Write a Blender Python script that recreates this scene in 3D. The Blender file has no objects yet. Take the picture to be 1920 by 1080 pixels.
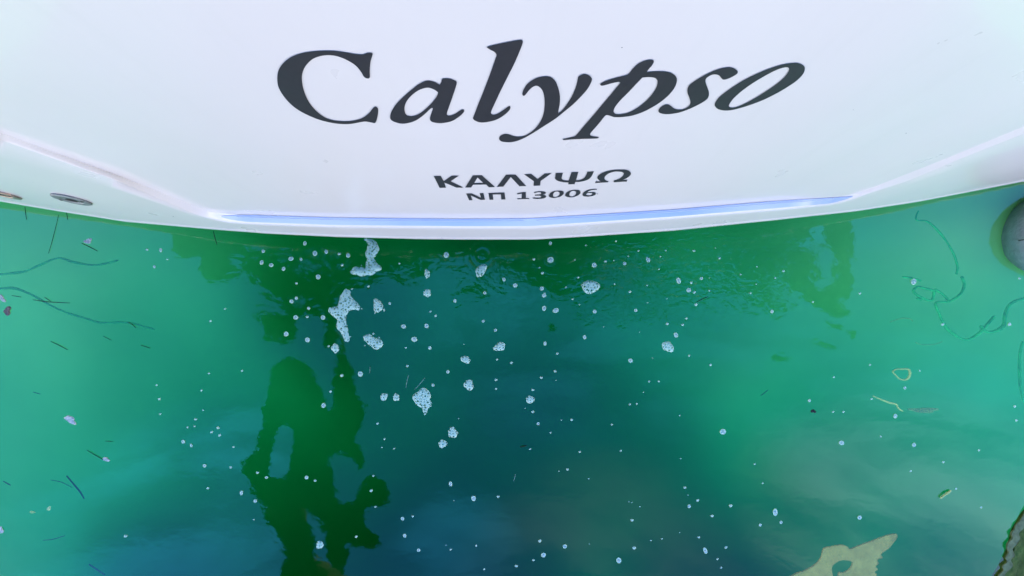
import bpy, bmesh, math, random
from mathutils import Vector, Matrix, noise as mnoise
from mathutils.geometry import delaunay_2d_cdt
R = math.radians
random.seed(11)
scene = bpy.context.scene
COL = scene.collection

# ------------------------------------------------------------------ camera, sky, sun, exposure
H = 2.02                      # camera height above the water
PITCH = R(1.64)               # the lens points almost straight down, a touch towards the boat
F = 700.0                     # focal length in pixels of the 1920 wide frame
cam_d = bpy.data.cameras.new("camera")
cam_d.sensor_width = 36.0
cam_d.lens = F / 1920 * 36.0
cam_d.clip_start = 0.02
cam_d.clip_end = 3000
cam = bpy.data.objects.new("camera", cam_d)
COL.objects.link(cam)
cam.location = (0, 0, H)
cam.rotation_euler = (PITCH, 0, 0)
scene.camera = cam

SUN_EL, SUN_AZ = R(36), R(0)  # sun behind the boat: the whole stern and the water before it lie in open shade
world = bpy.data.worlds.new("World")
scene.world = world
world.use_nodes = True
wt = world.node_tree
for n in list(wt.nodes):
    wt.nodes.remove(n)
w_out = wt.nodes.new("ShaderNodeOutputWorld")
w_bg = wt.nodes.new("ShaderNodeBackground")
w_sky = wt.nodes.new("ShaderNodeTexSky")
w_sky.sky_type = 'NISHITA'
w_sky.sun_disc = False
w_sky.sun_elevation = SUN_EL
w_sky.sun_rotation = SUN_AZ
w_sky.air_density = 1.6
w_sky.dust_density = 0.3
w_sky.ozone_density = 6.0
w_bg.inputs[1].default_value = 0.10
w_tc = wt.nodes.new("ShaderNodeTexCoord")
w_map = wt.nodes.new("ShaderNodeMapping")
w_map.inputs['Scale'].default_value = (1.0, 3.4, 1.0)
w_map.inputs['Rotation'].default_value = (0, 0, R(25))
w_map.inputs['Location'].default_value = (0.35, 0.2, 0.1)
w_noise = wt.nodes.new("ShaderNodeTexNoise")
w_noise.inputs['Scale'].default_value = 2.8
w_noise.inputs['Detail'].default_value = 5
w_noise.inputs['Roughness'].default_value = 0.55
w_noise.inputs['Distortion'].default_value = 0.5
# haze and cloud thicken towards the horizon
w_sep = wt.nodes.new("ShaderNodeSeparateXYZ")
w_hor = wt.nodes.new("ShaderNodeMapRange")
w_hor.interpolation_type = 'SMOOTHSTEP'
w_hor.inputs[1].default_value = 0.62
w_hor.inputs[2].default_value = 0.10
w_hor.inputs[3].default_value = 0.0
w_hor.inputs[4].default_value = 0.75
# a few soft clouds high in the sky: (direction, cosine at the rim, strength)
w_wisp = wt.nodes.new("ShaderNodeMapRange"); w_wisp.interpolation_type = 'SMOOTHSTEP'
w_wisp.inputs[1].default_value = .38; w_wisp.inputs[2].default_value = .66; w_wisp.inputs[3].default_value = .10
wt.links.new(w_noise.outputs[0], w_wisp.inputs[0])
def clouds(spots):
    """soft high clouds: (direction, cosine at the rim, strength)"""
    acc = None
    for d_, rim, k in spots:
        vm = wt.nodes.new("ShaderNodeVectorMath"); vm.operation = 'DOT_PRODUCT'
        vm.inputs[1].default_value = Vector(d_).normalized()
        mr = wt.nodes.new("ShaderNodeMapRange"); mr.interpolation_type = 'SMOOTHSTEP'
        mr.inputs[1].default_value = rim; mr.inputs[2].default_value = 1.0
        mr.inputs[3].default_value = 0.0; mr.inputs[4].default_value = k
        n2 = wt.nodes.new("ShaderNodeMath"); n2.operation = 'MULTIPLY'
        wt.links.new(w_tc.outputs['Generated'], vm.inputs[0]); wt.links.new(vm.outputs['Value'], mr.inputs[0])
        wt.links.new(mr.outputs[0], n2.inputs[0]); wt.links.new(w_wisp.outputs[0], n2.inputs[1])
        if acc is None: acc = n2.outputs[0]
        else:
            a2 = wt.nodes.new("ShaderNodeMath"); a2.operation = 'MAXIMUM'
            wt.links.new(n2.outputs[0], a2.inputs[0]); wt.links.new(acc, a2.inputs[1])
            acc = a2.outputs[0]
    return acc
cloud = clouds([((.26, -.88, 1), .93, .12), ((1.08, -.66, 1), .955, .34)])
veil = clouds([((.05, .08, 1), .86, .40), ((.55, .10, 1), .93, .40), ((-.80, -.50, 1), .975, .75), ((-.66, -.66, 1), .985, .6), ((-.98, -.76, 1), .965, .55), ((-.15, -.70, 1), .985, .5), ((.42, -.20, 1), .985, .30), ((1.0, -.35, 1), .97, .4)])
w_mix = wt.nodes.new("ShaderNodeMix")
w_mix.data_type = 'RGBA'
w_mix.inputs[7].default_value = (8.7, 7.45, 7.2, 1)
L = wt.links.new
L(w_tc.outputs['Generated'], w_map.inputs[0])
L(w_map.outputs[0], w_noise.inputs[0])
L(w_tc.outputs['Generated'], w_sep.inputs[0])
L(w_sep.outputs[2], w_hor.inputs[0])
L(w_hor.outputs[0], w_mix.inputs[0])
w_hs = wt.nodes.new("ShaderNodeHueSaturation")
w_hs.inputs['Saturation'].default_value = 1.3
w_hs.inputs['Hue'].default_value = 0.517
L(w_sky.outputs[0], w_hs.inputs['Color'])
w_veil = wt.nodes.new("ShaderNodeMix"); w_veil.data_type = 'RGBA'
w_veil.inputs[7].default_value = (.4, 3.8, 7.8, 1)
L(veil, w_veil.inputs[0]); L(w_hs.outputs[0], w_veil.inputs[6])
w_cl = wt.nodes.new("ShaderNodeMix"); w_cl.data_type = 'RGBA'
w_cl.inputs[7].default_value = (5.6, 7.2, 7.8, 1)
L(cloud, w_cl.inputs[0]); L(w_veil.outputs[2], w_cl.inputs[6])
L(w_cl.outputs[2], w_mix.inputs[6])
L(w_mix.outputs[2], w_bg.inputs[0])
L(w_bg.outputs[0], w_out.inputs[0])

sun_d = bpy.data.lights.new("sun", 'SUN')
sun_d.energy = 2.5
sun_d.angle = R(0.5)
sun_d.color = (1.0, 0.95, 0.88)
sun = bpy.data.objects.new("sun", sun_d)
COL.objects.link(sun)
sdir = Vector((math.sin(SUN_AZ) * math.cos(SUN_EL), math.cos(SUN_AZ) * math.cos(SUN_EL), math.sin(SUN_EL)))
sun.rotation_euler = sdir.to_track_quat('Z', 'Y').to_euler()
sun.location = sdir * 30

scene.view_settings.view_transform = 'Standard'
scene.view_settings.look = 'None'
scene.view_settings.gamma = 1
scene.view_settings.exposure = 2.52
scene.render.engine = 'CYCLES'
scene.cycles.use_denoising = True
scene.cycles.max_bounces = 10
scene.cycles.diffuse_bounces = 4
scene.cycles.glossy_bounces = 4
scene.cycles.transparent_max_bounces = 24
scene.cycles.volume_bounces = 0
scene.cycles.caustics_reflective = False
scene.cycles.caustics_refractive = False

# ------------------------------------------------------------------ helpers
CP, SP = math.cos(PITCH), math.sin(PITCH)
def ray(px, py):
    u, v = (px - 960) / F, (540 - py) / F
    return Vector((u, v * CP + SP, v * SP - CP))
def level(px, py, z=0.0):
    """the point of the horizontal plane at height z under picture point (px, py)"""
    d = ray(px, py)
    return Vector((0, 0, H)) + d * ((z - H) / d.z)
def tag(o, label=None, cat=None, group=None, kind=None):
    if label: o['label'] = label
    if cat: o['category'] = cat
    if group: o['group'] = group
    if kind: o['kind'] = kind
    return o
def new_obj(name, verts, faces, mats, parent=None, smooth=True, midx=None):
    me = bpy.data.meshes.new(name)
    me.from_pydata([tuple(v) for v in verts], [], faces)
    me.validate()
    for m in (mats if isinstance(mats, (list, tuple)) else [mats]):
        me.materials.append(m)
    if midx:
        for p, i in zip(me.polygons, midx): p.material_index = i
    if smooth:
        for p in me.polygons: p.use_smooth = True
    me.update()
    o = bpy.data.objects.new(name, me)
    COL.objects.link(o)
    if parent: o.parent = parent
    return o
def empty(name, loc):
    o = bpy.data.objects.new(name, None)
    o.empty_display_size = 0.1
    o.location = loc
    COL.objects.link(o)
    return o
def adopt(o, parent):
    """parent keeping the mesh where it is (parents are never rotated)"""
    o.parent = parent
    o.location = o.location - parent.location
    return o
def interp(pts):
    def f(x):
        if x <= pts[0][0]:
            (x0, y0), (x1, y1) = pts[0], pts[1]
        elif x >= pts[-1][0]:
            (x0, y0), (x1, y1) = pts[-2], pts[-1]
        else:
            for a, b in zip(pts, pts[1:]):
                if a[0] <= x <= b[0]:
                    (x0, y0), (x1, y1) = a, b
                    break
        return y0 + (y1 - y0) * (x - x0) / (x1 - x0)
    return f
def smooth_fn(f, w):
    return lambda x: sum(f(x + d * w) for d in (-1, -.6, -.3, 0, .3, .6, 1)) / 7
def spline(pts, n=5, closed=True):
    """Catmull-Rom through 2-D points; a third value 1 marks a sharp corner"""
    P = [(p[0], p[1]) for p in pts]
    cor = [len(p) > 2 for p in pts]
    N = len(P)
    out = []
    for i in range(N if closed else N - 1):
        p1, p2 = P[i], P[(i + 1) % N]
        p0 = P[i - 1] if (closed or i > 0) else p1
        p3 = P[(i + 2) % N] if (closed or i + 2 < N) else p2
        if cor[i]: p0 = (2 * p1[0] - p2[0], 2 * p1[1] - p2[1])
        if cor[(i + 1) % N]: p3 = (2 * p2[0] - p1[0], 2 * p2[1] - p1[1])
        if cor[i] and cor[(i + 1) % N]:
            out.append(p1); continue
        for k in range(n):
            t = k / n
            out.append(tuple(0.5 * ((2 * p1[j]) + (-p0[j] + p2[j]) * t + (2 * p0[j] - 5 * p1[j] + 4 * p2[j] - p3[j]) * t * t
                             + (-p0[j] + 3 * p1[j] - 3 * p2[j] + p3[j]) * t ** 3) for j in (0, 1)))
    if not closed: out.append(P[-1])
    return out
def inside(x, y, loops):
    c = False
    for lp in loops:
        j = len(lp) - 1
        for i in range(len(lp)):
            xi, yi = lp[i][0], lp[i][1]; xj, yj = lp[j][0], lp[j][1]
            if (yi > y) != (yj > y) and x < (xj - xi) * (y - yi) / (yj - yi) + xi:
                c = not c
            j = i
    return c
def edge_dist(x, y, loops):
    best = 1e9
    for lp in loops:
        for i in range(len(lp)):
            ax, ay = lp[i - 1][0], lp[i - 1][1]; bx, by = lp[i][0], lp[i][1]
            dx, dy = bx - ax, by - ay
            l2 = dx * dx + dy * dy or 1e-9
            t = max(0, min(1, ((x - ax) * dx + (y - ay) * dy) / l2))
            best = min(best, (x - ax - t * dx) ** 2 + (y - ay - t * dy) ** 2)
    return math.sqrt(best)
def fill(loops, step=0):
    """triangulate closed 2-D loops (even-odd); step adds inner points; returns verts, faces"""
    vs, es = [], []
    for lp in loops:
        b = len(vs)
        vs += [Vector((p[0], p[1])) for p in lp]
        es += [(b + i, b + (i + 1) % len(lp)) for i in range(len(lp))]
    if step:
        x0 = min(v.x for v in vs); x1 = max(v.x for v in vs); y0 = min(v.y for v in vs); y1 = max(v.y for v in vs)
        y = y0 + step * .5; row = 0
        while y < y1:
            x = x0 + step * (.5 if row % 2 else .25)
            while x < x1:
                q = (x + random.uniform(-.2, .2) * step, y + random.uniform(-.2, .2) * step)
                if inside(q[0], q[1], loops) and edge_dist(q[0], q[1], loops) > step * .4:
                    vs.append(Vector(q))
                x += step
            y += step; row += 1
    v2, e2, f2, *_ = delaunay_2d_cdt(vs, es, [], 0, 1e-5)
    faces = []
    for f in f2:
        cx = sum(v2[i].x for i in f) / len(f); cy = sum(v2[i].y for i in f) / len(f)
        if inside(cx, cy, loops): faces.append(tuple(f))
    return v2, faces
def tube(pts, rad, seg=8, taper=None):
    """verts, faces of a closed-ended tube along 3-D points"""
    V, Fc = [], []
    n = len(pts)
    for i, p in enumerate(pts):
        t = (Vector(pts[min(i + 1, n - 1)]) - Vector(pts[max(i - 1, 0)])).normalized()
        a = t.cross(Vector((0, 0, 1)))
        if a.length < 1e-4: a = t.cross(Vector((0, 1, 0)))
        a.normalize(); b = t.cross(a).normalized()
        r = rad[i] if isinstance(rad, (list, tuple)) else rad * (taper(i / (n - 1)) if taper else 1)
        for k in range(seg):
            w = 2 * math.pi * k / seg
            V.append(Vector(p) + a * (r * math.cos(w)) + b * (r * math.sin(w)))
    for i in range(n - 1):
        for k in range(seg):
            k2 = (k + 1) % seg
            Fc.append((i * seg + k, i * seg + k2, (i + 1) * seg + k2, (i + 1) * seg + k))
    Fc.append(tuple(range(seg))[::-1]); Fc.append(tuple((n - 1) * seg + k for k in range(seg)))
    return V, Fc

# ------------------------------------------------------------------ materials
def material(name, color, rough=0.5, coat=0.0, spec=0.5, metallic=0.0, var=0.0, var_scale=8.0, bump=0.0, bump_scale=40.0):
    m = bpy.data.materials.new(name)
    m.use_nodes = True
    t = m.node_tree; b = t.nodes['Principled BSDF']
    b.inputs['Base Color'].default_value = (*color, 1)
    b.inputs['Roughness'].default_value = rough
    b.inputs['Metallic'].default_value = metallic
    b.inputs['Coat Weight'].default_value = coat
    b.inputs['Coat Roughness'].default_value = 0.08
    b.inputs['Specular IOR Level'].default_value = spec
    tc = t.nodes.new("ShaderNodeTexCoord")
    if var:
        n = t.nodes.new("ShaderNodeTexNoise")
        n.inputs['Scale'].default_value = var_scale
        n.inputs['Detail'].default_value = 6
        mr = t.nodes.new("ShaderNodeMapRange")
        mr.inputs[1].default_value = 0.25; mr.inputs[2].default_value = 0.75
        mr.inputs[3].default_value = 1 - var; mr.inputs[4].default_value = 1 + var
        mx = t.nodes.new("ShaderNodeMix"); mx.data_type = 'RGBA'; mx.blend_type = 'MULTIPLY'
        mx.inputs[0].default_value = 1
        mx.inputs[6].default_value = (*color, 1)
        t.links.new(tc.outputs['Object'], n.inputs[0]); t.links.new(n.outputs[0], mr.inputs[0])
        t.links.new(mr.outputs[0], mx.inputs[7]); t.links.new(mx.outputs[2], b.inputs['Base Color'])
    if bump:
        n2 = t.nodes.new("ShaderNodeTexNoise")
        n2.inputs['Scale'].default_value = bump_scale
        n2.inputs['Detail'].default_value = 4
        bp = t.nodes.new("ShaderNodeBump")
        bp.inputs['Distance'].default_value = bump
        t.links.new(tc.outputs['Object'], n2.inputs[0]); t.links.new(n2.outputs[0], bp.inputs['Height'])
        t.links.new(bp.outputs[0], b.inputs['Normal'])
    return m
M_HULL = material("white gelcoat", (.745, .70, .645), rough=.28, coat=.5, var=.02, var_scale=2, bump=.0003, bump_scale=2)
M_BOTTOM = material("dark antifouling paint", (.022, .045, .035), rough=.7, spec=.2, var=.6, var_scale=5)
M_VINYL = material("charcoal vinyl", (.037, .035, .037), rough=.32, spec=.5, var=.10, var_scale=60)
M_TRIM = material("ledge groove line", (.46, .52, .66), rough=.2, coat=.5, var=.02)
M_STEEL = material("weathered steel", (.20, .22, .21), rough=.5, metallic=.5, var=.25, var_scale=60)
M_COPPER = material("tarnished bronze", (.36, .27, .22), rough=.35, metallic=.8, var=.3, var_scale=50)
M_HOLE = material("dark opening", (.01, .011, .01), rough=.8, var=.2)
M_SPECK = material("dark grit", (.05, .05, .05), rough=.8, var=.2)
M_FABRIC = material("grey fender cover cloth", (.34, .32, .36), rough=.95, spec=.1, var=.14, var_scale=22, bump=.004, bump_scale=60)
M_SEAM = material("dark seam thread", (.09, .09, .10), rough=.9, var=.2)
M_STAND_IN_BARK = material("stand in bark", (.06, .045, .03), rough=.9, var=.4, var_scale=14, bump=.01)
M_STAND_IN_LEAF = material("stand in foliage", (.04, .06, .05), rough=.8, spec=.15, var=.3, var_scale=3)
M_STONE = material("quay stone", (.30, .29, .26), rough=.9, var=.25, var_scale=3, bump=.02, bump_scale=8)
M_BLADE = material("dark sea grass blade", (.010, .030, .018), rough=.7, spec=.2, var=.3, var_scale=40)
M_REFL_STRAND = material("green reflected strand", (.05, .60, .12), rough=.9, spec=.1, var=.3, var_scale=20)  # curved reflections on the water, painted as green strands below it
M_REFL_LINE = material("dark reflected line", (.015, .40, .10), rough=.9, spec=.1, var=.3, var_scale=20)  # reflected rigging lines put into the colour of thin tubes
M_YELLOW = material("yellow plastic cord", (.42, .56, .10), rough=.7, var=.2, var_scale=50)
M_OCHRE = material("ochre weed", (.16, .34, .07), rough=.9, var=.4, var_scale=20)
M_STRAW = material("pale straw", (.52, .60, .20), rough=.8, var=.15, var_scale=80)
M_SCRAP = material("pale scrap", (.42, .44, .40), rough=.5, var=.25, var_scale=60)
M_BROWN = material("brown scrap", (.13, .10, .09), rough=.8, var=.4, var_scale=90)
M_PALEROCK = material("pale slab crust", (.37, .325, .06), rough=.9, spec=.1, var=.22, var_scale=14, bump=.006, bump_scale=30)
M_ALGAE = material("algae covered stone", (.07, .11, .02), rough=.85, spec=.15, var=.5, var_scale=14, bump=.02, bump_scale=20)
M_SCUM = material("pale scum crust", (.15, .175, .08), rough=.95, spec=.1, var=.45, var_scale=40)

def see_through(m, k):
    t = m.node_tree; out = t.nodes['Material Output']
    tr = t.nodes.new("ShaderNodeBsdfTransparent"); mx = t.nodes.new("ShaderNodeMixShader"); mx.inputs[0].default_value = k
    t.links.new(tr.outputs[0], mx.inputs[1]); t.links.new(t.nodes['Principled BSDF'].outputs[0], mx.inputs[2]); t.links.new(mx.outputs[0], out.inputs[0])
see_through(M_REFL_LINE, .5); see_through(M_REFL_STRAND, .75); see_through(M_OCHRE, .6)
M_HAIR = material("pale plant hair", (.16, .30, .26), rough=.8, var=.2)
M_SKY_STRIP = material("sky reflection blue", (.34, .45, .73), rough=.22, coat=.5, var=.03, var_scale=6)  # blue of the mirrored sky put into the base colour
def foam_material(name, scale, solid):
    m = bpy.data.materials.new(name); m.use_nodes = True
    t = m.node_tree; b = t.nodes['Principled BSDF']; out = t.nodes['Material Output']
    b.inputs['Base Color'].default_value = (.60, .82, .62, 1)
    b.inputs['Roughness'].default_value = .5
    tc = t.nodes.new("ShaderNodeTexCoord")
    vo = t.nodes.new("ShaderNodeTexVoronoi"); vo.inputs['Scale'].default_value = scale
    big = t.nodes.new("ShaderNodeTexVoronoi"); big.inputs['Scale'].default_value = scale * .45
    t.links.new(tc.outputs['Object'], vo.inputs[0]); t.links.new(tc.outputs['Object'], big.inputs[0])
    def hole(v, r0, r1, keep):
        mr = t.nodes.new("ShaderNodeMapRange"); mr.interpolation_type = 'SMOOTHSTEP'
        mr.inputs[1].default_value = r0; mr.inputs[2].default_value = r1
        t.links.new(v.outputs['Distance'], mr.inputs[0])
        sp = t.nodes.new("ShaderNodeSeparateColor"); t.links.new(v.outputs['Color'], sp.inputs[0])
        gt = t.nodes.new("ShaderNodeMath"); gt.operation = 'GREATER_THAN'; gt.inputs[1].default_value = keep
        t.links.new(sp.outputs[0], gt.inputs[0])
        mx = t.nodes.new("ShaderNodeMath"); mx.operation = 'MAXIMUM'
        t.links.new(mr.outputs[0], mx.inputs[0]); t.links.new(gt.outputs[0], mx.inputs[1])
        return mx
    a = hole(vo, .24, .50, .60); c = hole(big, .14, .34, .45)
    mn = t.nodes.new("ShaderNodeMath"); mn.operation = 'MINIMUM'
    t.links.new(a.outputs[0], mn.inputs[0]); t.links.new(c.outputs[0], mn.inputs[1])
    fac = t.nodes.new("ShaderNodeMapRange"); fac.inputs[3].default_value = .06; fac.inputs[4].default_value = solid
    t.links.new(mn.outputs[0], fac.inputs[0])
    tr = t.nodes.new("ShaderNodeBsdfTransparent"); tr.inputs[0].default_value = (.8, .9, .88, 1)
    mix = t.nodes.new("ShaderNodeMixShader")
    t.links.new(fac.outputs[0], mix.inputs[0]); t.links.new(tr.outputs[0], mix.inputs[1]); t.links.new(b.outputs[0], mix.inputs[2])
    t.links.new(mix.outputs[0], out.inputs[0])
    return m
M_FOAM = foam_material("bubbly sea foam", 110, .74)
M_RIM = foam_material("bubble rim", 300, .80)
def film_material():
    m = bpy.data.materials.new("bubble film"); m.use_nodes = True
    t = m.node_tree; b = t.nodes['Principled BSDF']; out = t.nodes['Material Output']
    b.inputs['Base Color'].default_value = (.75, .82, .80, 1); b.inputs['Roughness'].default_value = .15
    tr = t.nodes.new("ShaderNodeBsdfTransparent"); mix = t.nodes.new("ShaderNodeMixShader")
    mix.inputs[0].default_value = .45
    t.links.new(tr.outputs[0], mix.inputs[1]); t.links.new(b.outputs[0], mix.inputs[2]); t.links.new(mix.outputs[0], out.inputs[0])
    return m
M_FILM = film_material()

def water_material():
    m = bpy.data.materials.new("sea water"); m.use_nodes = True
    t = m.node_tree; out = t.nodes['Material Output']
    t.nodes.remove(t.nodes['Principled BSDF'])
    geo = t.nodes.new("ShaderNodeNewGeometry")
    sep = t.nodes.new("ShaderNodeSeparateXYZ"); t.links.new(geo.outputs['Position'], sep.inputs[0])
    def rng(src, a, b, c=0., d=1.):
        mr = t.nodes.new("ShaderNodeMapRange"); mr.interpolation_type = 'SMOOTHSTEP'
        for i, v in enumerate((a, b, c, d)): mr.inputs[i + 1].default_value = v
        t.links.new(src, mr.inputs[0]); return mr.outputs[0]
    def mth(op, a, b=None):
        n = t.nodes.new("ShaderNodeMath"); n.operation = op
        for i, v in enumerate((a, b)):
            if v is None: continue
            if isinstance(v, (int, float)): n.inputs[i].default_value = v
            else: t.links.new(v, n.inputs[i])
        return n.outputs[0]
    def nz(scale, detail, dist=0., stretch=(1, 1, 1)):
        mp = t.nodes.new("ShaderNodeMapping"); mp.inputs['Scale'].default_value = stretch
        t.links.new(geo.outputs['Position'], mp.inputs[0])
        n = t.nodes.new("ShaderNodeTexNoise"); n.inputs['Scale'].default_value = scale
        n.inputs['Detail'].default_value = detail; n.inputs['Distortion'].default_value = dist
        t.links.new(mp.outputs[0], n.inputs[0]); return n.outputs[0]
    x, y = sep.outputs[0], sep.outputs[1]
    near = mth('MULTIPLY', rng(y, -.22, .16), mth('MULTIPLY', rng(x, -1.75, -1.0), rng(x, 1.9, 1.2)))
    busy = mth('MULTIPLY', rng(y, -.20, .05), mth('MULTIPLY', rng(x, .15, .6), rng(x, 1.6, 1.1)))
    h = mth('MULTIPLY', nz(7, 2, .3, (1, 1.6, 1)), mth('ADD', mth('MULTIPLY', near, .0032), .0005))
    h = mth('ADD', h, mth('MULTIPLY', nz(26, 2, .4, (1, 1.5, 1)), mth('ADD', mth('MULTIPLY', near, .0006), .00013)))
    h = mth('ADD', h, mth('MULTIPLY', nz(22, .6, 1.2, (1, 1.5, 1)), mth('MULTIPLY', busy, .0034)))
    h = mth('ADD', h, mth('MULTIPLY', nz(1.6, 1), .002))
    # ring ripples where drops fell
    for px, py, rad, amp in ((905, 478, .13, .0011), (591, 475, .055, .0006), (560, 565, .05, .0005), (1032, 487, .05, .0005)):
        q = level(px, py, 0)
        dx, dy = mth('SUBTRACT', x, q.x), mth('SUBTRACT', y, q.y)
        dd = mth('SQRT', mth('ADD', mth('MULTIPLY', dx, dx), mth('MULTIPLY', dy, dy)))
        w = mth('MULTIPLY', mth('SINE', mth('MULTIPLY', dd, 22 / rad)), rng(dd, rad, rad * .25))
        h = mth('ADD', h, mth('MULTIPLY', w, amp))
    bp = t.nodes.new("ShaderNodeBump"); bp.inputs['Distance'].default_value = 1.0
    t.links.new(h, bp.inputs['Height'])
    fr = t.nodes.new("ShaderNodeFresnel"); fr.inputs['IOR'].default_value = 1.55
    t.links.new(bp.outputs[0], fr.inputs['Normal'])
    front = mth('SUBTRACT', 1.0, geo.outputs['Backfacing'])
    gl = t.nodes.new("ShaderNodeBsdfGlossy"); gl.inputs['Roughness'].default_value = 0.0
    gl.inputs['Color'].default_value = (1, 1, 1, 1)
    t.links.new(bp.outputs[0], gl.inputs['Normal'])
    tr = t.nodes.new("ShaderNodeBsdfTransparent")
    mix = t.nodes.new("ShaderNodeMixShader")
    t.links.new(mth('MULTIPLY', fr.outputs[0], front), mix.inputs[0])
    t.links.new(tr.outputs[0], mix.inputs[1]); t.links.new(gl.outputs[0], mix.inputs[2])
    t.links.new(mix.outputs[0], out.inputs['Surface'])
    va = t.nodes.new("ShaderNodeVolumeAbsorption")
    va.inputs['Density'].default_value = 2.5
    va.inputs['Color'].default_value = (0.15, .80, .66, 1)
    t.links.new(va.outputs[0], out.inputs['Volume'])
    return m
M_WATER = water_material()
M_BED = material("algae tinted sand", (.50, .74, .215), rough=1.0, spec=0, var=.10, var_scale=1.3)

# ------------------------------------------------------------------ water and sea bed
BED = [(-150, 450, 0.246), (0, 420, 0.141), (100, 600, 0.227), (100, 800, 0.214), (60, 1000, 0.41), (200, 1000, 0.159), (300, 560, 0.494), (200, 470, 0.126), (350, 460, 0.122), (300, 760, 0.42), (330, 900, 0.169), (420, 1000, 1.01), (450, 600, 0.334), (500, 700, 0.923), (600, 450, 0.678), (600, 600, 1.386), (600, 850, 0.938), (600, 1020, 1.828), (740, 540, 0.27), (760, 700, 1.27), (750, 900, 1.571), (900, 470, 1.151), (850, 640, 1.297), (1000, 720, 1.937), (1000, 880, 1.691), (850, 1060, 2.373), (1000, 580, 0.837), (1000, 1000, 1.7), (1150, 1050, 0.892), (1150, 480, 1.012), (1180, 620, 0.651), (1200, 760, 1.212), (1200, 900, 1.616), (1250, 450, 0.167), (1300, 700, 0.276), (1300, 560, 0.789), (1300, 1060, 2.311), (1350, 850, 0.27), (1350, 960, 0.862), (1480, 500, 0.124), (1450, 650, 0.464), (1450, 850, 0.564), (1450, 1000, 0.892), (1600, 430, 0.15), (1600, 700, 0.357), (1600, 880, 0.323), (1700, 480, 0.109), (1700, 600, 0.303), (1800, 400, 0.102), (1800, 700, 0.314), (1800, 850, 0.397), (1700, 930, 0.564), (1750, 1050, 1.228), (1860, 600, 0.202), (1900, 900, 0.559), (2050, 700, 0.287), (60, 1060, 0.49), (160, 1065, 0.355), (280, 1065, 2.133), (100, 1160, 0.56), (60, 900, 0.289), (-100, 800, 0.341), (-80, 1080, 0.526), (1500, 900, 1.083), (1540, 985, 1.079), (1900, 1000, 0.143), (1640, 985, 0.585), (420, 860, 1.452), (380, 720, 0.432), (200, 880, 0.579), (550, 640, 0.185), (1100, 850, 1.078), (400, 1150, 1.55), (900, 1160, 2.118), (1300, 1160, 1.906), (2000, 900, 0.419), (1780, 980, 0.775), (660, 560, 2.255), (1330, 480, 0.54), (1400, 530, 0.339), (1550, 500, 0.397), (420, 480, 0.361), (500, 470, 0.446)]
def build_water():
    S, D = 600, 6.0
    V = [(-S, -S, 0), (S, -S, 0), (S, S, 0), (-S, S, 0), (-S, -S, -D), (S, -S, -D), (S, S, -D), (-S, S, -D)]
    Fc = [(0, 1, 2, 3), (7, 6, 5, 4), (0, 4, 5, 1), (1, 5, 6, 2), (2, 6, 7, 3), (3, 7, 4, 0)]
    o = new_obj("water", V, Fc, M_WATER, smooth=False)
    tag(o, kind="structure")
    # sea bed: depth fitted to brightness, deep middle standing in for shade
    def depth(px, py):
        sw = sd = 1e-12
        for x, y, d in BED:
            q = (px - x) ** 2 + (py - y) ** 2
            w = math.exp(-q / (2 * 92 ** 2)) + 40 / (1e5 + q) ** 1.5
            sw += w; sd += w * d
        return sd / sw
    xs = list(range(-700, 2621, 28)); ys = list(range(240, 1501, 28))
    grid = []
    for py in ys:
        row = []
        for px in xs:
            p = level(px, py, -depth(px, py))
            p.z += mnoise.noise(Vector((p.x * 1.3, p.y * 1.3, 3.3))) * .025 * min(1, -p.z * 2)
            row.append(p)
        grid.append(row)
    n0, m0 = len(xs), len(ys)
    V, idx = [], {}
    for j in range(-2, m0 + 2):
        for i in range(-2, n0 + 2):
            p = grid[min(m0 - 1, max(0, j))][min(n0 - 1, max(0, i))].copy()
            o = max(-j, j - m0 + 1, -i, i - n0 + 1, 0)
            if o:
                k = (1, 3, 160)[o]
                kx = k if (i < 0 or i >= n0) else (1 if o == 1 else 40); ky = k if (j < 0 or j >= m0) else (1 if o == 1 else 40)
                p = Vector((p.x * kx, p.y * ky, -(1.4, 1.4, 3.0)[o]))
            idx[i, j] = len(V); V.append(p)
    Fc = [(idx[i, j], idx[i, j + 1], idx[i + 1, j + 1], idx[i + 1, j]) for j in range(-2, m0 + 1) for i in range(-2, n0 + 1)]
    tag(new_obj("sea_bed", V, Fc, M_BED), kind="structure")
build_water()

# ------------------------------------------------------------------ the yacht's stern
HE = .35                                     # height of the hull's lower edge above the water
LEAN = math.tan(R(7.3))                      # the transom leans forward as it rises
REC_MID, REC_SIDE = .03, .012                                    # the big stern panel is set this far into the hull
edge_px = interp([(-420, 318), (-200, 349), (0, 378), (47, 386), (125, 399), (240, 417), (400, 431), (505, 439), (630, 445), (780, 449), (860, 450),
                  (1003, 450), (1105, 444), (1260, 433.5), (1440, 415), (1600, 397.5), (1715, 380), (1765, 370.5), (1915, 341.5), (2100, 303), (2340, 252)])
low_px = interp([(-420, 78), (0, 262), (215, 337), (375, 405), (425, 417), (480, 420), (630, 425.5), (860, 427.5), (995, 427.5), (1260, 409.5), (1440, 395),
                 (1560, 384), (1590, 377), (1615, 367.5), (1700, 340), (1785, 304), (1920, 250.5), (2340, 80)])
up_px = interp([(-420, 62), (0, 249), (215, 327), (397, 399), (432, 401.5), (480, 403), (630, 407.5), (860, 410), (995, 409), (1260, 392.5), (1440, 377.5),
                (1560, 370), (1606, 364), (1665, 340), (1785, 293), (1920, 237), (2340, 62)])
def rec_at(x):
    f = max(0.0, min(1.0, (abs(x) - 1.05) / .35)); f = f * f * (3 - 2 * f)
    return REC_MID + (REC_SIDE - REC_MID) * f
REC = True                                   # marks points of the set-back panel
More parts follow.
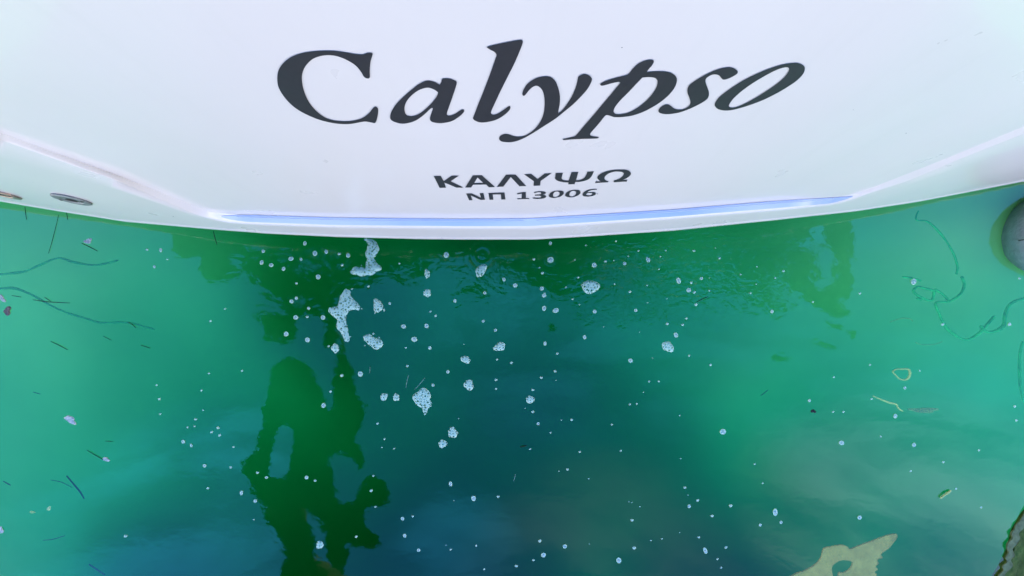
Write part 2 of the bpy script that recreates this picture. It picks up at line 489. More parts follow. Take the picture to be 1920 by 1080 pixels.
# plan curve of the lower edge: y as a function of x
_plan = []
for px in range(-700, 2621, 20):
    q = level(px, edge_px(px), HE)
    _plan.append((q.x, q.y))
plan = interp(_plan)
def hull_hit(px, py, rec=False):
    """where the view through (px, py) meets the transom surface set back by rec"""
    d = ray(px, py)
    o = Vector((0, 0, H))
    t = .5
    for _ in range(40):
        p = o + d * t
        f = p.y - (plan(p.x) + (rec_at(p.x) if rec else 0) + LEAN * (p.z - HE))
        e = 1e-4
        p2 = o + d * (t + e)
        f2 = p2.y - (plan(p2.x) + (rec_at(p2.x) if rec else 0) + LEAN * (p2.z - HE))
        df = (f2 - f) / e
        if abs(df) < 1e-6: break
        t -= max(-.3, min(.3, f / df))
    return o + d * t
def on_face(x, z, rec=False):
    return Vector((x, plan(x) + (rec_at(x) if rec else 0) + LEAN * (z - HE), z))
TOP = 2.15
yacht = empty("yacht", (0, plan(0), HE))
tag(yacht, "white motor yacht seen at its stern, dark name lettering on the leaning transom", "yacht")
def build_yacht():
    cols = list(range(-696, 2617, 12))
    lowf, upf = smooth_fn(low_px, 9), smooth_fn(up_px, 9)
    top_cap = TOP - .01
    V, Fc = [], []
    # outer shell: lip, lower band, rounded shoulder
    rows = None
    grid = []
    for px in cols:
        e = level(px, edge_px(px), HE)
        lw = hull_hit(px, lowf(px)); uq = hull_hit(px, upf(px), REC)
        if px < -60 or px > 1980:            # out of the frame the hull just runs on to its quarters
            ipx = -60 if px < 0 else 1980
            li = hull_hit(ipx, lowf(ipx)); ui = hull_hit(ipx, upf(ipx), REC)
            dx = abs(e.x - level(ipx, edge_px(ipx), HE).x)
            lw = on_face(e.x, li.z + .45 * dx); uq = on_face(e.x, ui.z + .45 * dx, REC)
        if lw.z > top_cap: lw = on_face(lw.x, top_cap - .012)
        if uq.z > top_cap: uq = on_face(uq.x, top_cap, REC)
        col = []
        # underside lip, then the edge bead, seam, face
        col.append(e + Vector((0, .05, -.004)))
        col.append(e + Vector((0, .012, -.003)))
        col.append(e + Vector((0, .002, .002)))
        col.append(e + Vector((0, .000, .010)))
        col.append(e + Vector((0, .002, .034)))
        col.append(e + Vector((0, .006, .040)))
        zs = e.z + .046
        for k in range(0, 7):
            f = k / 6
            x = e.x + (lw.x - e.x) * f
            z = zs + (lw.z - .012 - zs) * f
            col.append(on_face(x, z))
        # rounded shoulder from face to ledge
        c1 = lw; c2 = lw + (uq - lw) * .35
        a = on_face(lw.x, lw.z - .012)
        for f in (.25, .5, .75, 1):
            col.append(a * (1 - f) ** 2 + c1 * (2 * f * (1 - f)) + c2 * f * f)
        b = lw + (uq - lw) * .8
        col.append(b)
        col.append(uq)
        grid.append(col)
    n = len(grid[0])
    for c in grid: V += c
    for i in range(len(grid) - 1):
        for k in range(n - 1):
            Fc.append((i * n + k, (i + 1) * n + k, (i + 1) * n + k + 1, i * n + k + 1))
    sh = new_obj("stern_hull", V, Fc, M_HULL); adopt(sh, yacht)
    # the big panel, from the ledge to the top of the transom
    V, Fc = [], []
    m = 15
    for px, c in zip(cols, grid):
        u = c[-1]
        for k in range(m):
            f = k / (m - 1)
            # little cove at the foot, then the flat panel
            z = u.z + (TOP - u.z) * f
            V.append(on_face(u.x, z, REC))
    for i in range(len(cols) - 1):
        for k in range(m - 1):
            Fc.append((i * m + k, (i + 1) * m + k, (i + 1) * m + k + 1, i * m + k + 1))
    pn = new_obj("transom_panel", V, Fc, M_HULL); adopt(pn, yacht)
    # bottom, sides and deck close the hull
    xl, xr = grid[0][0].x, grid[-1][0].x
    V, Fc, mi = [], [], []
    for c in grid:
        e = c[0]
        V += [e, Vector((e.x * .99, e.y + .5, HE - .06)), Vector((e.x * .96, e.y + 1.6, HE - .22)), Vector((e.x * .9, 4.5, -.5)), Vector((e.x * .85, 9, -.6))]
    for i in range(len(grid) - 1):
        for k in range(4):
            Fc.append((i * 5 + k, i * 5 + k + 1, (i + 1) * 5 + k + 1, (i + 1) * 5 + k))
            mid = (grid[i][0].x + grid[i + 1][0].x) / 2
            mi.append(0)
    bt = new_obj("hull_bottom", V, Fc, M_BOTTOM); adopt(bt, yacht)
    for x in (xl, xr):
        V = [Vector((x, plan(x), HE)), on_face(x, TOP, REC), Vector((x, 9, TOP)), Vector((x * .86, 9, -.6)), Vector((x * .92, 4.5, -.5))]
        adopt(new_obj("hull_side", V, [(0, 1, 2, 3, 4)], M_HULL, smooth=False), yacht)
    V, Fc = [], []
    for c in grid:
        u = on_face(c[-1].x, TOP, REC)
        V += [u, Vector((c[-1].x, 9, TOP))]
    for i in range(len(grid) - 1):
        Fc.append((2 * i, 2 * i + 2, 2 * i + 3, 2 * i + 1))
    dk = new_obj("deck", V, Fc, M_HULL, smooth=False); adopt(dk, yacht)
    # cabin block on the deck, unseen, added to keep sun off the water
    bm = bmesh.new()
    bmesh.ops.create_cube(bm, size=1)
    for v in bm.verts:
        x, y, z = v.co
        v.co = Vector((x * (6.6 if z < 0 else 6.2), (1.35 if z < 0 else 1.5) if y < 0 else 8.6, TOP + .002 if z < 0 else 3.7))
    bmesh.ops.bevel(bm, geom=[e for e in bm.edges if all(v.co.z > 3 for v in e.verts)], offset=.12, segments=3, affect='EDGES')
    me = bpy.data.meshes.new("sun_block_cabin"); bm.to_mesh(me); bm.free(); me.materials.append(M_HULL)
    cb = bpy.data.objects.new("sun_block_cabin", me); COL.objects.link(cb); cb.parent = yacht; cb.location = -yacht.location
    # two thin raised rails along the ledge, with a gap at the centre line
    for a, b in ((446, 985), (1006, 1563)):
        V, Fc = [], []
        N = 60
        for line, (f0, rr) in enumerate(((.76, .0015), (.90, .0013))):
            pts = []
            for k in range(N + 1):
                px = a + (b - a) * k / N
                lw = hull_hit(px, lowf(px)); uq = hull_hit(px, upf(px), REC)
                wob = .03 * math.sin(px * .045 + line) * (1 if line else 0)
                p = lw + (uq - lw) * (f0 + wob) + Vector((0, -.0014, .0022))
                pts.append(p)
            v, f = tube(pts, rr, 6)
            o0 = len(V); V += v; Fc += [tuple(i + o0 for i in q) for q in f]
        r = new_obj("ledge_rail", V, Fc, M_TRIM); adopt(r, yacht)
    # sky reflection on the ledge, painted in as a pale blue strip
    V, Fc = [], []
    N = 110
    for k in range(N + 1):
        px = 416 + (1598 - 416) * k / N
        lw = hull_hit(px, lowf(px)); uq = hull_hit(px, upf(px), REC)
        e = min(1, (px - 416) / 45, (1598 - px) / 45); e = max(0.02, e) ** .5
        mid = .64
        for f in (mid - .42 * e, mid + .34 * e):
            V.append(lw + (uq - lw) * f + Vector((0, -.0014, .0022)))
    for k in range(N):
        Fc.append((2 * k, 2 * k + 2, 2 * k + 3, 2 * k + 1))
    st = new_obj("ledge_sky_strip", V, Fc, M_SKY_STRIP); adopt(st, yacht)
    # drain outlets
    def outlet(px, py, rad, mat, slot):
        c = hull_hit(px, py)
        t1 = (on_face(c.x + .01, c.z) - c).normalized()
        t2 = (on_face(c.x, c.z + .01) - c).normalized()
        nrm = t1.cross(t2).normalized()
        if nrm.y > 0: nrm = -nrm
        prof = [(1.0, 0), (1.0, .004), (.93, .0065), (.62, .0065), (.52, .003)]
        S = 40
        V, Fc = [], []
        for (rr, hh) in prof:
            for k in range(S):
                w = 2 * math.pi * k / S
                V.append(c + t1 * (rad * rr * math.cos(w)) + t2 * (rad * rr * math.sin(w)) + nrm * (hh + .001))
        for j in range(len(prof) - 1):
            for k in range(S):
                Fc.append((j * S + k, j * S + (k + 1) % S, (j + 1) * S + (k + 1) % S, (j + 1) * S + k))
        Fc.append(tuple((len(prof) - 1) * S + k for k in range(S)))
        f = new_obj("drain_outlet", V, Fc, mat, smooth=False); adopt(f, yacht)
        V = []
        for k in range(24):
            w = 2 * math.pi * k / 24
            V.append(c + t1 * (rad * slot[0] * math.cos(w)) + t2 * (rad * slot[1] * math.sin(w)) + nrm * .0068)
        h = new_obj("outlet_hole", V, [tuple(range(24))], M_HOLE, smooth=False)
        h.parent = f; h.location = -yacht.location - f.location + f.location
        h.location = (0, 0, 0)
        # a bolt head at each side of the flange
        for s in (-1, 1):
            V = []; cc = c + t1 * (s * rad * .76) + nrm * .0075
            for k in range(8):
                w = 2 * math.pi * k / 8
                V.append(cc + t1 * (.006 * math.cos(w)) + t2 * (.006 * math.sin(w)))
            V.append(cc + nrm * .003)
            bl = new_obj("bolt", V, [(k, (k + 1) % 8, 8) for k in range(8)], M_HOLE, smooth=False); bl.parent = f
        return f
    outlet(135, 373, .052, M_STEEL, (.32, .30))
    outlet(2, 362, .052, M_COPPER, (.42, .42))
    # grit stuck on the gelcoat, one part
    V, Fc = [], []
    for px, py, r, rec in ((325, 405.5, .0030, 0), (1166, 88, .0012, REC), (1699, 249, .0016, REC), (62, 341, .0012, 0), (1600, 205, .0010, REC), (1120, 363, .0025, REC)):
        c = hull_hit(px, py, rec) + Vector((0, -.0012, 0))
        b = len(V)
        for k in range(7):
            w = 2 * math.pi * k / 7; q = r * random.uniform(.7, 1.2)
            V.append(c + Vector((q * math.cos(w), 0, q * math.sin(w))))
        Fc.append(tuple(b + k for k in range(7)))
    g = new_obj("grit_specks", V, Fc, M_SPECK, smooth=False); adopt(g, yacht); g['kind'] = "stuff"
    return lowf, upf
build_yacht()

def weather_hull():
    """faint streaks, chalky patches and a scum tint low down, fixed to the hull"""
    t = M_HULL.node_tree; b = t.nodes['Principled BSDF']
    src = b.inputs['Base Color'].links[0].from_socket
    tc = t.nodes.new("ShaderNodeTexCoord")
    mp = t.nodes.new("ShaderNodeMapping"); mp.inputs['Scale'].default_value = (9, 9, .9)
    n = t.nodes.new("ShaderNodeTexNoise"); n.inputs['Scale'].default_value = 1.6; n.inputs['Detail'].default_value = 7; n.inputs['Roughness'].default_value = .65
    mr = t.nodes.new("ShaderNodeMapRange"); mr.interpolation_type = 'SMOOTHSTEP'
    mr.inputs[1].default_value = .50; mr.inputs[2].default_value = .78; mr.inputs[3].default_value = 0; mr.inputs[4].default_value = .10
    mx = t.nodes.new("ShaderNodeMix"); mx.data_type = 'RGBA'; mx.inputs[7].default_value = (.56, .55, .47, 1)
    t.links.new(tc.outputs['Object'], mp.inputs[0]); t.links.new(mp.outputs[0], n.inputs[0]); t.links.new(n.outputs[0], mr.inputs[0])
    t.links.new(mr.outputs[0], mx.inputs[0]); t.links.new(src, mx.inputs[6]); t.links.new(mx.outputs[2], b.inputs['Base Color'])
    n2 = t.nodes.new("ShaderNodeTexNoise"); n2.inputs['Scale'].default_value = 5; n2.inputs['Detail'].default_value = 5
    r2 = t.nodes.new("ShaderNodeMapRange"); r2.inputs[3].default_value = .25; r2.inputs[4].default_value = .32
    t.links.new(tc.outputs['Object'], n2.inputs[0]); t.links.new(n2.outputs[0], r2.inputs[0]); t.links.new(r2.outputs[0], b.inputs['Roughness'])
weather_hull()

# ---- lettering, traced and laid on the panel
def to_px(pts, ox, oy, s):
    return [((p[0] / s + ox), (p[1] / s + oy)) + ((1,) if len(p) > 2 else ()) for p in pts]
def corners(pts):
    return [(x, y, 1) for x, y in pts]
c = 1
Z1, Z2, Z3, Z4, Z5 = (500, 60, 5.4), (720, 60, 5.4), (920, 100, 5.686), (1040, 90, 5.685), (1220, 90, 6.1935)
Z6, Z7 = (800, 300, 9.143), (980, 300, 8.727)
NAME = [
 (Z1, [(1050,202),(1073,215),(1052,290),(1044,380),(1044,450),(1020,463),(985,445),(955,395),(905,335),(830,285),(735,243),(640,226),(545,235),(460,270),(395,335),(362,410),(357,480),(372,570),(410,670),(470,760),(560,840),(650,882),(760,897),(860,894),(960,868),(1030,820),(1075,765),(1100,748),(1125,765),(1128,810),(1115,880),(1095,915),(1060,910),(1000,900),(940,908),(860,923),(780,926),(680,917),(560,890),(450,850),(340,795),(250,730),(170,640),(120,550),(107,465),(120,380),(165,310),(240,250),(340,210),(450,190),(560,182),(680,183),(800,198),(900,215),(975,219),(1015,204)]),
 (Z2, [(593,466),(660,464),(715,482),(737,505),(720,570),(690,660),(655,760),(637,815),(645,838),(680,838),(730,815),(780,782),(805,778),(812,795),(790,825),(740,865),(680,898),(600,915),(540,915),(485,902),(465,875),(475,830),(494,775),(488,762),(465,775),(400,835),(330,885),(260,912),(180,922),(110,905),(70,880),(63,845),(80,790),(130,715),(200,645),(280,575),(360,515),(430,486),(490,492),(540,512),(565,525),(580,495)],
      [(440,556),(500,572),(540,597),(545,615),(520,665),(460,735),(400,790),(340,830),(280,846),(230,835),(210,795),(210,745),(235,685),(290,625),(360,578)]),
 (Z2, [(1395,73),(1405,95),(1380,170),(1320,310),(1250,450),(1180,590),(1120,720),(1088,790),(1086,820),(1110,832),(1160,815),(1220,775),(1265,745),(1280,755),(1265,790),(1210,840),(1140,880),(1060,903),(985,910),(930,895),(902,870),(912,835),(960,710),(1020,560),(1080,400),(1125,270),(1138,225),(1120,195),(1075,170),(1040,148,c),(1055,138),(1130,118),(1240,95),(1330,78),(1380,72)]),
 (Z3, [(555,240),(600,237),(650,250),(690,290),(715,345),(733,410),(739,475),(735,540),(722,610),(722,633,c),(770,590),(830,510),(880,420),(915,325),(932,250),(950,230),(995,212),(1045,225),(1078,258),(1072,300),(1030,375),(960,455),(880,535),(790,610),(690,690),(590,755),(480,825),(380,885),(290,925),(220,941),(160,940),(110,930),(90,905),(102,875),(145,855),(195,858),(250,877),(310,882),(370,868),(440,825),(500,765),(545,690),(568,610),(575,520),(570,450),(555,395),(525,355),(490,338),(450,350),(410,385),(370,435),(350,445),(337,425),(350,380),(390,320),(450,275),(510,248)]),
 (Z4, [(1010,117),(1050,120),(1057,140),(1035,180),(1000,220),(980,250,c),(1040,243),(1130,240),(1210,248),(1265,270),(1300,310),(1300,360),(1275,420),(1220,490),(1140,560),(1040,625),(930,680),(820,715),(720,728),(640,730),(590,715),(555,708),(530,725),(470,800),(400,880),(378,912),(390,930),(430,938),(470,945),(455,957),(400,960),(300,963),(180,968),(100,975),(90,965),(150,950),(210,935),(240,910),(320,815),(420,700),(520,580),(620,460),(690,375),(695,357),(670,355),(600,370),(520,392),(490,390),(490,372),(540,345),(640,312),(730,290),(785,270),(830,215),(890,160),(950,130)],
      [(935,307,c),(1000,302),(1060,308),(1090,330),(1096,365),(1080,420),(1035,490),(970,560),(890,625),(800,675),(720,697),(660,698),(632,680),(630,655),(645,620),(700,550),(780,470),(860,385)]),
 (Z5, [(900,215),(955,222),(1000,248),(1012,275),(990,300),(930,335),(870,357),(838,357),(820,340),(795,310),(755,298),(710,303),(660,330),(638,360),(640,400),(660,455),(675,500),(675,545),(655,585),(600,625),(520,668),(430,708),(330,742),(240,758),(160,760),(105,745),(90,720),(110,685),(155,655),(200,647),(235,665),(275,695),(320,708),(370,705),(420,685),(455,650),(460,610),(445,560),(428,515),(428,470),(445,430),(490,390),(560,345),(640,300),(730,258),(810,230)]),
 (Z5, [(1660,165),(1730,172),(1780,200),(1790,240),(1765,300),(1690,375),(1580,450),(1460,520),(1320,590),(1180,645),(1040,690),(930,715),(850,718),(780,700),(745,660),(755,620),(800,560),(890,490),(1000,415),(1130,340),(1270,275),(1410,220),(1540,182)],
      [(1580,215),(1608,230),(1595,275),(1540,345),(1450,420),(1340,495),(1220,570),(1110,630),(1010,675),(945,685),(910,670),(920,635),(970,570),(1060,490),(1170,410),(1300,330),(1420,265),(1510,228)]),
]
GREEK = [
 (Z6, corners([(122,268),(240,266),(293,355),(430,262),(552,261),(410,357),(628,465),(515,467),(300,378),(332,467),(222,470)])),
 (Z6, corners([(790,257),(945,256),(1172,455),(1065,460),(1020,412),(795,416),(762,464),(660,465)]), corners([(872,292),(972,385),(812,389)])),
 (Z6, corners([(1360,245),(1525,243),(1705,438),(1590,442),(1442,285),(1312,450),(1205,452)])),
 (Z7, corners([(25,228),(140,220),(245,305),(360,215),(475,208),(295,335),(285,410),(178,415),(185,340)])),
 (Z7, [(540,207,c),(660,203,c),(640,270),(645,305),(680,325),(752,330,c),(800,192,c),(912,190,c),(872,328,c),(940,318),(1000,290),(1035,245),(1060,185,c),(1165,180,c),(1135,245),(1090,300),(1010,335),(930,350),(863,352,c),(850,388,c),(742,390,c),(752,360,c),(660,355),(580,335),(532,300),(535,255)]),
 (Z7, [(1590,150),(1680,152),(1745,175),(1772,210),(1755,250),(1700,290),(1620,322,c),(1710,315,c),(1705,345,c),(1490,357,c),(1492,330,c),(1580,300),(1640,250),(1655,210),(1620,188),(1550,180),(1470,190),(1395,220),(1345,265),(1340,305),(1380,335),(1405,335,c),(1395,357,c),(1185,370,c),(1195,345,c),(1280,342,c),(1240,315),(1222,280),(1240,245),(1300,205),(1390,172),(1490,155)]),
]
NUMBER = [
 (Z6, corners([(678,568),(775,568),(932,640),(910,565),(972,562),(1000,675),(925,678),(755,600),(785,680),(728,684)])),
 (Z6, corners([(1060,560),(1335,552),(1350,668),(1280,670),(1272,582),(1130,585),(1143,674),(1078,677)])),
 (Z6, corners([(1550,565),(1650,545),(1700,545),(1700,645),(1758,648),(1758,660),(1555,666),(1555,652),(1628,650),(1632,568),(1560,582)])),
 (Z7, [(185,522,c),(250,508),(320,507),(375,520),(378,540),(330,562,c),(375,575),(383,595),(355,618),(290,628),(220,630),(165,622,c),(170,608,c),(230,613),(285,608),(305,592),(280,577),(200,577,c),(200,563,c),(270,560),(303,545),(295,525),(250,522),(190,535,c)]),
 (Z7, [(575,495),(640,498),(672,520),(665,555),(620,590),(540,612),(475,612),(435,595),(430,565),(460,528),(515,503)], [(560,508),(595,520),(605,545),(590,575),(555,598),(520,600),(497,580),(500,550),(520,520)]),
 (Z7, [(845,483),(915,487),(945,510),(938,545),(890,580),(815,602),(745,602),(702,585),(698,555),(730,518),(785,492)], [(830,497),(865,508),(875,535),(860,565),(825,588),(790,590),(767,572),(770,540),(790,510)]),
 (Z7, [(1215,468,c),(1212,480,c),(1150,483),(1090,500),(1060,520),(1110,518),(1170,520),(1195,535),(1190,560),(1150,580),(1080,592),(1015,590),(980,572),(985,540),(1020,508),(1075,482),(1140,470)], [(1090,532),(1130,535),(1140,550),(1120,567),(1085,574),(1050,568),(1042,552),(1060,536)]),
]
def lettering(name, glyphs):
    V, Fc = [], []
    for g in glyphs:
        (ox, oy, s), loops = g[0], g[1:]
        loops = [spline(to_px(lp, ox, oy, s), 5) for lp in loops]
        v2, f2 = fill(loops)
        b = len(V)
        V += [hull_hit(p.x, p.y, REC) + Vector((0, -.0016, 0)) for p in v2]
        Fc += [tuple(b + i for i in f) for f in f2]
    o = new_obj(name, V, Fc, M_VINYL, smooth=False)
    adopt(o, yacht)
    return o
lettering("name_lettering", NAME)
lettering("greek_name_lettering", GREEK)
lettering("registration_letters", NUMBER[:2])
lettering("registration_number", NUMBER[2:])

# ------------------------------------------------------------------ grey ball fender against the quarter
def build_fender():
    cz = .02
    d = level(2027, 436, cz)
    Rr = .272
    root = empty("ball_fender", (d.x, d.y, 0))
    tag(root, "large round grey cloth covered fender floating by the hull at the right edge", "fender")
    V, Fc = [], []
    U, W = 48, 32
    for j in range(W + 1):
        th = math.pi * j / W
        for i in range(U):
            ph = 2 * math.pi * i / U
            p = Vector((math.sin(th) * math.cos(ph), math.sin(th) * math.sin(ph), math.cos(th)))
            r = Rr * (1 + .012 * mnoise.noise(p * 3) + .006 * mnoise.noise(p * 9))
            V.append(Vector((d.x, d.y, cz)) + p * r)
    for j in range(W):
        for i in range(U):
            Fc.append((j * U + i, (j + 1) * U + i, (j + 1) * U + (i + 1) % U, j * U + (i + 1) % U))
    adopt(new_obj("cover", V, Fc, M_FABRIC), root)
    pts = []
    for k in range(40):
        a = -.2 + 3.5 * k / 39
        p = Vector((-math.cos(a) , -.22 * math.cos(a) + .10 + .02 * math.sin(a * 5), math.sin(a))).normalized()
        pts.append(Vector((d.x, d.y, cz)) + p * (Rr * (1 + .012 * mnoise.noise(p * 3) + .006 * mnoise.noise(p * 9)) + .0005))
    v, f = tube(pts, .0028, 6)
    adopt(new_obj("seam", v, f, M_SEAM), root)
build_fender()

# ------------------------------------------------------------------ stand-in tree added out of view, shaped to mirror as dark patches
MIRROR_SHAPES = [
 [[(545,668),(570,676),(586,695),(600,720),(612,745),(614,768),(622,775),(628,752),(628,740),(622,715),(632,690),(634,668),(645,662),(660,680),(665,710),(664,735),(676,752),(686,775),(680,795),(668,810),(664,825),(675,838),(683,865),(677,880),(660,860),(640,850),(615,860),(610,868),(622,890),(628,925),(638,943),(660,943),(672,925),(682,900),(700,890),(720,900),(727,925),(732,938),(712,950),(690,955),(682,962),(690,985),(710,1005),(714,1020),(700,1030),(675,1030),(650,1020),(640,1025),(648,1045),(640,1075),(625,1070),(612,1050),(608,1020),(610,1005),(600,985),(580,955),(565,950),(558,960),(570,975),(585,1000),(590,1030),(595,1080),(600,1180),(530,1180),(528,1060),(542,1040),(520,1010),(505,975),(490,945),(465,905),(452,880),(455,862),(476,850),(482,815),(495,790),(490,770),(500,745),(505,715),(508,690),(525,675)],
  [(521,800),(535,795),(550,810),(552,835),(545,870),(538,897),(510,895),(503,880),(508,850)]],
 [[(320,405),(322,470),(340,482),(372,478),(378,528),(405,530),(430,520),(455,510),(480,535),(500,560),(530,577),(545,592),(470,590),(490,602),(500,620),(500,640),(515,635),(530,642),(550,640),(558,620),(555,605),(575,595),(606,600),(615,620),(605,645),(620,655),(634,652),(630,620),(632,590),(625,565),(655,545),(680,535),(710,520),(740,513),(770,525),(800,523),(795,505),(787,500),(810,490),(837,480),(880,481),(890,490),(920,490),(940,495),(955,505),(987,515),(997,535),(1020,540),(1045,555),(1062,559),(1080,540),(1115,530),(1135,507),(1155,500),(1180,480),(1205,505),(1242,525),(1290,535),(1330,528),(1360,520),(1375,550),(1395,565),(1430,575),(1437,585),(1455,602),(1470,587),(1495,580),(1480,567),(1447,555),(1452,535),(1477,540),(1502,560),(1527,577),(1552,590),(1577,595),(1595,587),(1575,567),(1597,555),(1607,525),(1600,492),(1600,450),(1602,385),(1100,430),(700,440)],
  [(1540,415),(1552,422),(1555,462),(1572,487),(1567,520),(1555,537),(1535,540),(1532,530),(1540,500),(1530,475),(1505,465),(1506,455),(1522,452),(1527,430)]],
 [[(850,560),(858,545),(880,538),(905,540),(912,555),(916,568),(908,566),(900,558),(899,569),(892,560),(870,556),(858,563)]],
 [[(893,498),(905,500),(935,518),(962,530),(970,520),(958,505),(972,512),(978,530),(965,540),(945,538),(915,520),(900,508)]],
 [[(1072,595),(1085,597),(1100,593),(1096,602),(1080,604)]], [[(1103,605),(1110,601),(1114,606),(1107,611)]],
 [[(1540,602),(1560,604),(1578,612),(1582,618),(1562,616),(1548,609)]], [[(1588,620),(1604,618),(1608,632),(1597,633)]],
 [[(1515,640),(1538,637),(1560,648),(1558,651),(1535,645)]], [[(1450,668),(1462,664),(1478,670),(1474,675),(1458,674)]],
 [[(1200,600),(1215,602),(1222,610),(1210,612)]], [[(1222,585),(1240,588),(1260,600),(1255,603),(1235,597)]], [[(1170,540),(1184,546),(1190,553),(1176,550)]], [[(1225,470),(1240,475),(1236,490),(1220,486)]],
]
def oval(cx, cy, a, b, turn, n=9):
    ca, sa = math.cos(R(turn)), math.sin(R(turn))
    return [(cx + a * math.cos(w) * ca - b * math.sin(w) * sa, cy + a * math.cos(w) * sa + b * math.sin(w) * ca) for w in [2 * math.pi * k / n for k in range(n)]]
def build_stand_in_tree():
    rnd = random.Random(5)
    for _ in range(75):      # gaps in the mirrored shape on the right
        MIRROR_SHAPES[1].append(oval(rnd.gauss(1250, 95), rnd.gauss(480, 32), rnd.uniform(3, 11), rnd.uniform(1.5, 4), rnd.uniform(-60, 30)))
    for cx, cy, a, b, tn in ((578, 498, 18, 9, 10), (622, 488, 17, 9, -30), (480, 462, 22, 7, -5), (530, 480, 12, 7, 0), (440, 490, 20, 8, 40), (1165, 462, 42, 6, -28), (1480, 505, 18, 5, 35), (1435, 448, 12, 5, 20), (455, 510, 20, 6, 60), (760, 492, 14, 4, -20)):
        MIRROR_SHAPES[1].append(oval(cx, cy, a, b, tn))
    for _ in range(34):      # loose small mirror shapes below it
        MIRROR_SHAPES.append([oval(rnd.gauss(1190, 70), rnd.gauss(568, 32), rnd.uniform(4, 13), rnd.uniform(2, 4.5), rnd.uniform(-10, 45))])
    root = empty("stand_in_tree", (-2.9, -6.4, .7))
    tag(root, "stand-in tree added behind the viewer, shaped to mirror as dark patches in the water", "tree")
    V, Fc = [], []
    def over(px, py, z):
        p = level(px, py, 0)
        return Vector((p.x * (1 + z / H), p.y * (1 + z / H), z))
    for loops in MIRROR_SHAPES:
        xs = [p[0] for p in loops[0]]; ys = [p[1] for p in loops[0]]
        area = (max(xs) - min(xs)) * (max(ys) - min(ys))
        small = area < 6000
        for _ in range(int(area / (1.1 if small else 5))):
            px, py = rnd.uniform(min(xs), max(xs)), rnd.uniform(min(ys), max(ys))
            if not inside(px, py, loops): continue
            ed = edge_dist(px, py, loops)
            z = rnd.uniform(3.3, 3.7)
            q = over(px, py, z)
            ln = min(rnd.uniform(.08, .14), max(.03, ed * .016)); wd = ln * rnd.uniform(.5, .65)
            if ed < 3.5 and not small and rnd.random() < .22: ln = rnd.uniform(.05, .085); wd = ln * .45
            if small: ln = max(.026, ln * .6); wd = ln * .6
            a = rnd.uniform(0, 2 * math.pi)
            t = Vector((math.cos(a), math.sin(a), rnd.uniform(-.35, .35))).normalized()
            s = t.cross(Vector((rnd.uniform(-.3, .3), rnd.uniform(-.3, .3), 1))).normalized()
            b = len(V)
            V += [q - t * ln * .5, q - s * wd * .5, q + t * ln * .5, q + s * wd * .5]
            Fc.append((b, b + 1, b + 2, b + 3))
    adopt(new_obj("stand_in_crown", V, Fc, M_STAND_IN_LEAF, smooth=False), root)
    V, Fc = [], []
    def limb(pts, r0, r1):
        v, f = tube(pts, [r0 + (r1 - r0) * i / (len(pts) - 1) for i in range(len(pts))], 10)
        b = len(V); V.extend(v); Fc.extend(tuple(b + i for i in q) for q in f)
    limb([Vector((-2.9, -6.4, .7)), Vector((-2.85, -6.0, 2.0)), Vector((-2.7, -5.3, 3.2)), Vector((-2.4, -4.4, 3.75)), over(565, 1050, 3.8), over(560, 930, 3.75), over(600, 820, 3.72)], .22, .05)
    limb([over(600, 820, 3.72), over(545, 720, 3.7)], .04, .012)
    limb([over(600, 820, 3.72), over(655, 720, 3.7), over(640, 640, 3.7), over(560, 540, 3.7)], .04, .015)
    limb([over(600, 560, 3.7), over(800, 478, 3.7), over(1100, 470, 3.7), over(1400, 490, 3.7), over(1580, 460, 3.7)], .03, .012)
    adopt(new_obj("stand_in_trunk", V, Fc, M_STAND_IN_BARK), root)
build_stand_in_tree()

def build_quay():
    bm = bmesh.new()
    bmesh.ops.create_cube(bm, size=1, matrix=Matrix.Translation((0, -13.4, -1.65)) @ Matrix.Diagonal((120, 15, 4.7, 1)))
    bmesh.ops.bevel(bm, geom=bm.edges[:], offset=.06, segments=2, affect='EDGES')
    me = bpy.data.meshes.new("quay"); bm.to_mesh(me); bm.free(); me.materials.append(M_STONE)
    o = bpy.data.objects.new("quay", me); COL.objects.link(o); tag(o, kind="structure")
build_quay()

# ------------------------------------------------------------------ foam patches and bubbles
ZF = (600, 430, 4.32); ZG = (440, 540, 4.0)
PATCH = [
 (ZF, [(355,85),(375,75),(420,78),(455,100),(475,140),(480,165),(465,195),(440,220),(445,245),(465,280),(495,305),(495,330),(460,340),(425,370),(380,372),(345,380),(300,370),(258,362),(250,340),(270,312),(300,303),(365,312),(370,290),(380,240),(368,205),(375,170),(388,130),(380,100)],
  "boot shaped strip of bubbly white foam coming out from under the hull edge"),
 (ZF, [(215,482),(245,500),(250,540),(285,580),(318,615),(322,640),(310,655),(262,650),(235,665),(215,700),(212,745),(222,790),(230,840),(242,880),(238,905),(218,915),(195,890),(170,835),(140,805),(133,780),(140,730),(100,700),(72,665),(75,640),(95,630),(148,615),(160,560),(185,505)],
  "largest foam patch, cross shaped with a long tail pointing down"),
 (ZF, [(435,575),(455,562),(490,585),(513,620),(500,655),(455,675),(440,655)], "pear shaped foam patch right beside the cross shaped foam"),
 (ZF, [(352,870),(400,847),(440,875),(490,895),(512,925),(495,955),(455,975),(410,945),(370,910)], "slanted bean shaped foam patch below the cross shaped foam"),
 (ZF, [(90,960),(105,930),(130,922),(148,945),(158,970),(135,997),(105,985)], "small round foam patch just under the tail of the cross shaped foam"),
 (ZG, [(1330,820),(1370,780),(1410,748),(1450,765),(1470,800),(1468,835),(1478,870),(1450,905),(1440,940),(1415,935),(1405,900),(1370,880)], "knobbly foam patch with a drip, alone on the dark blue water"),
]
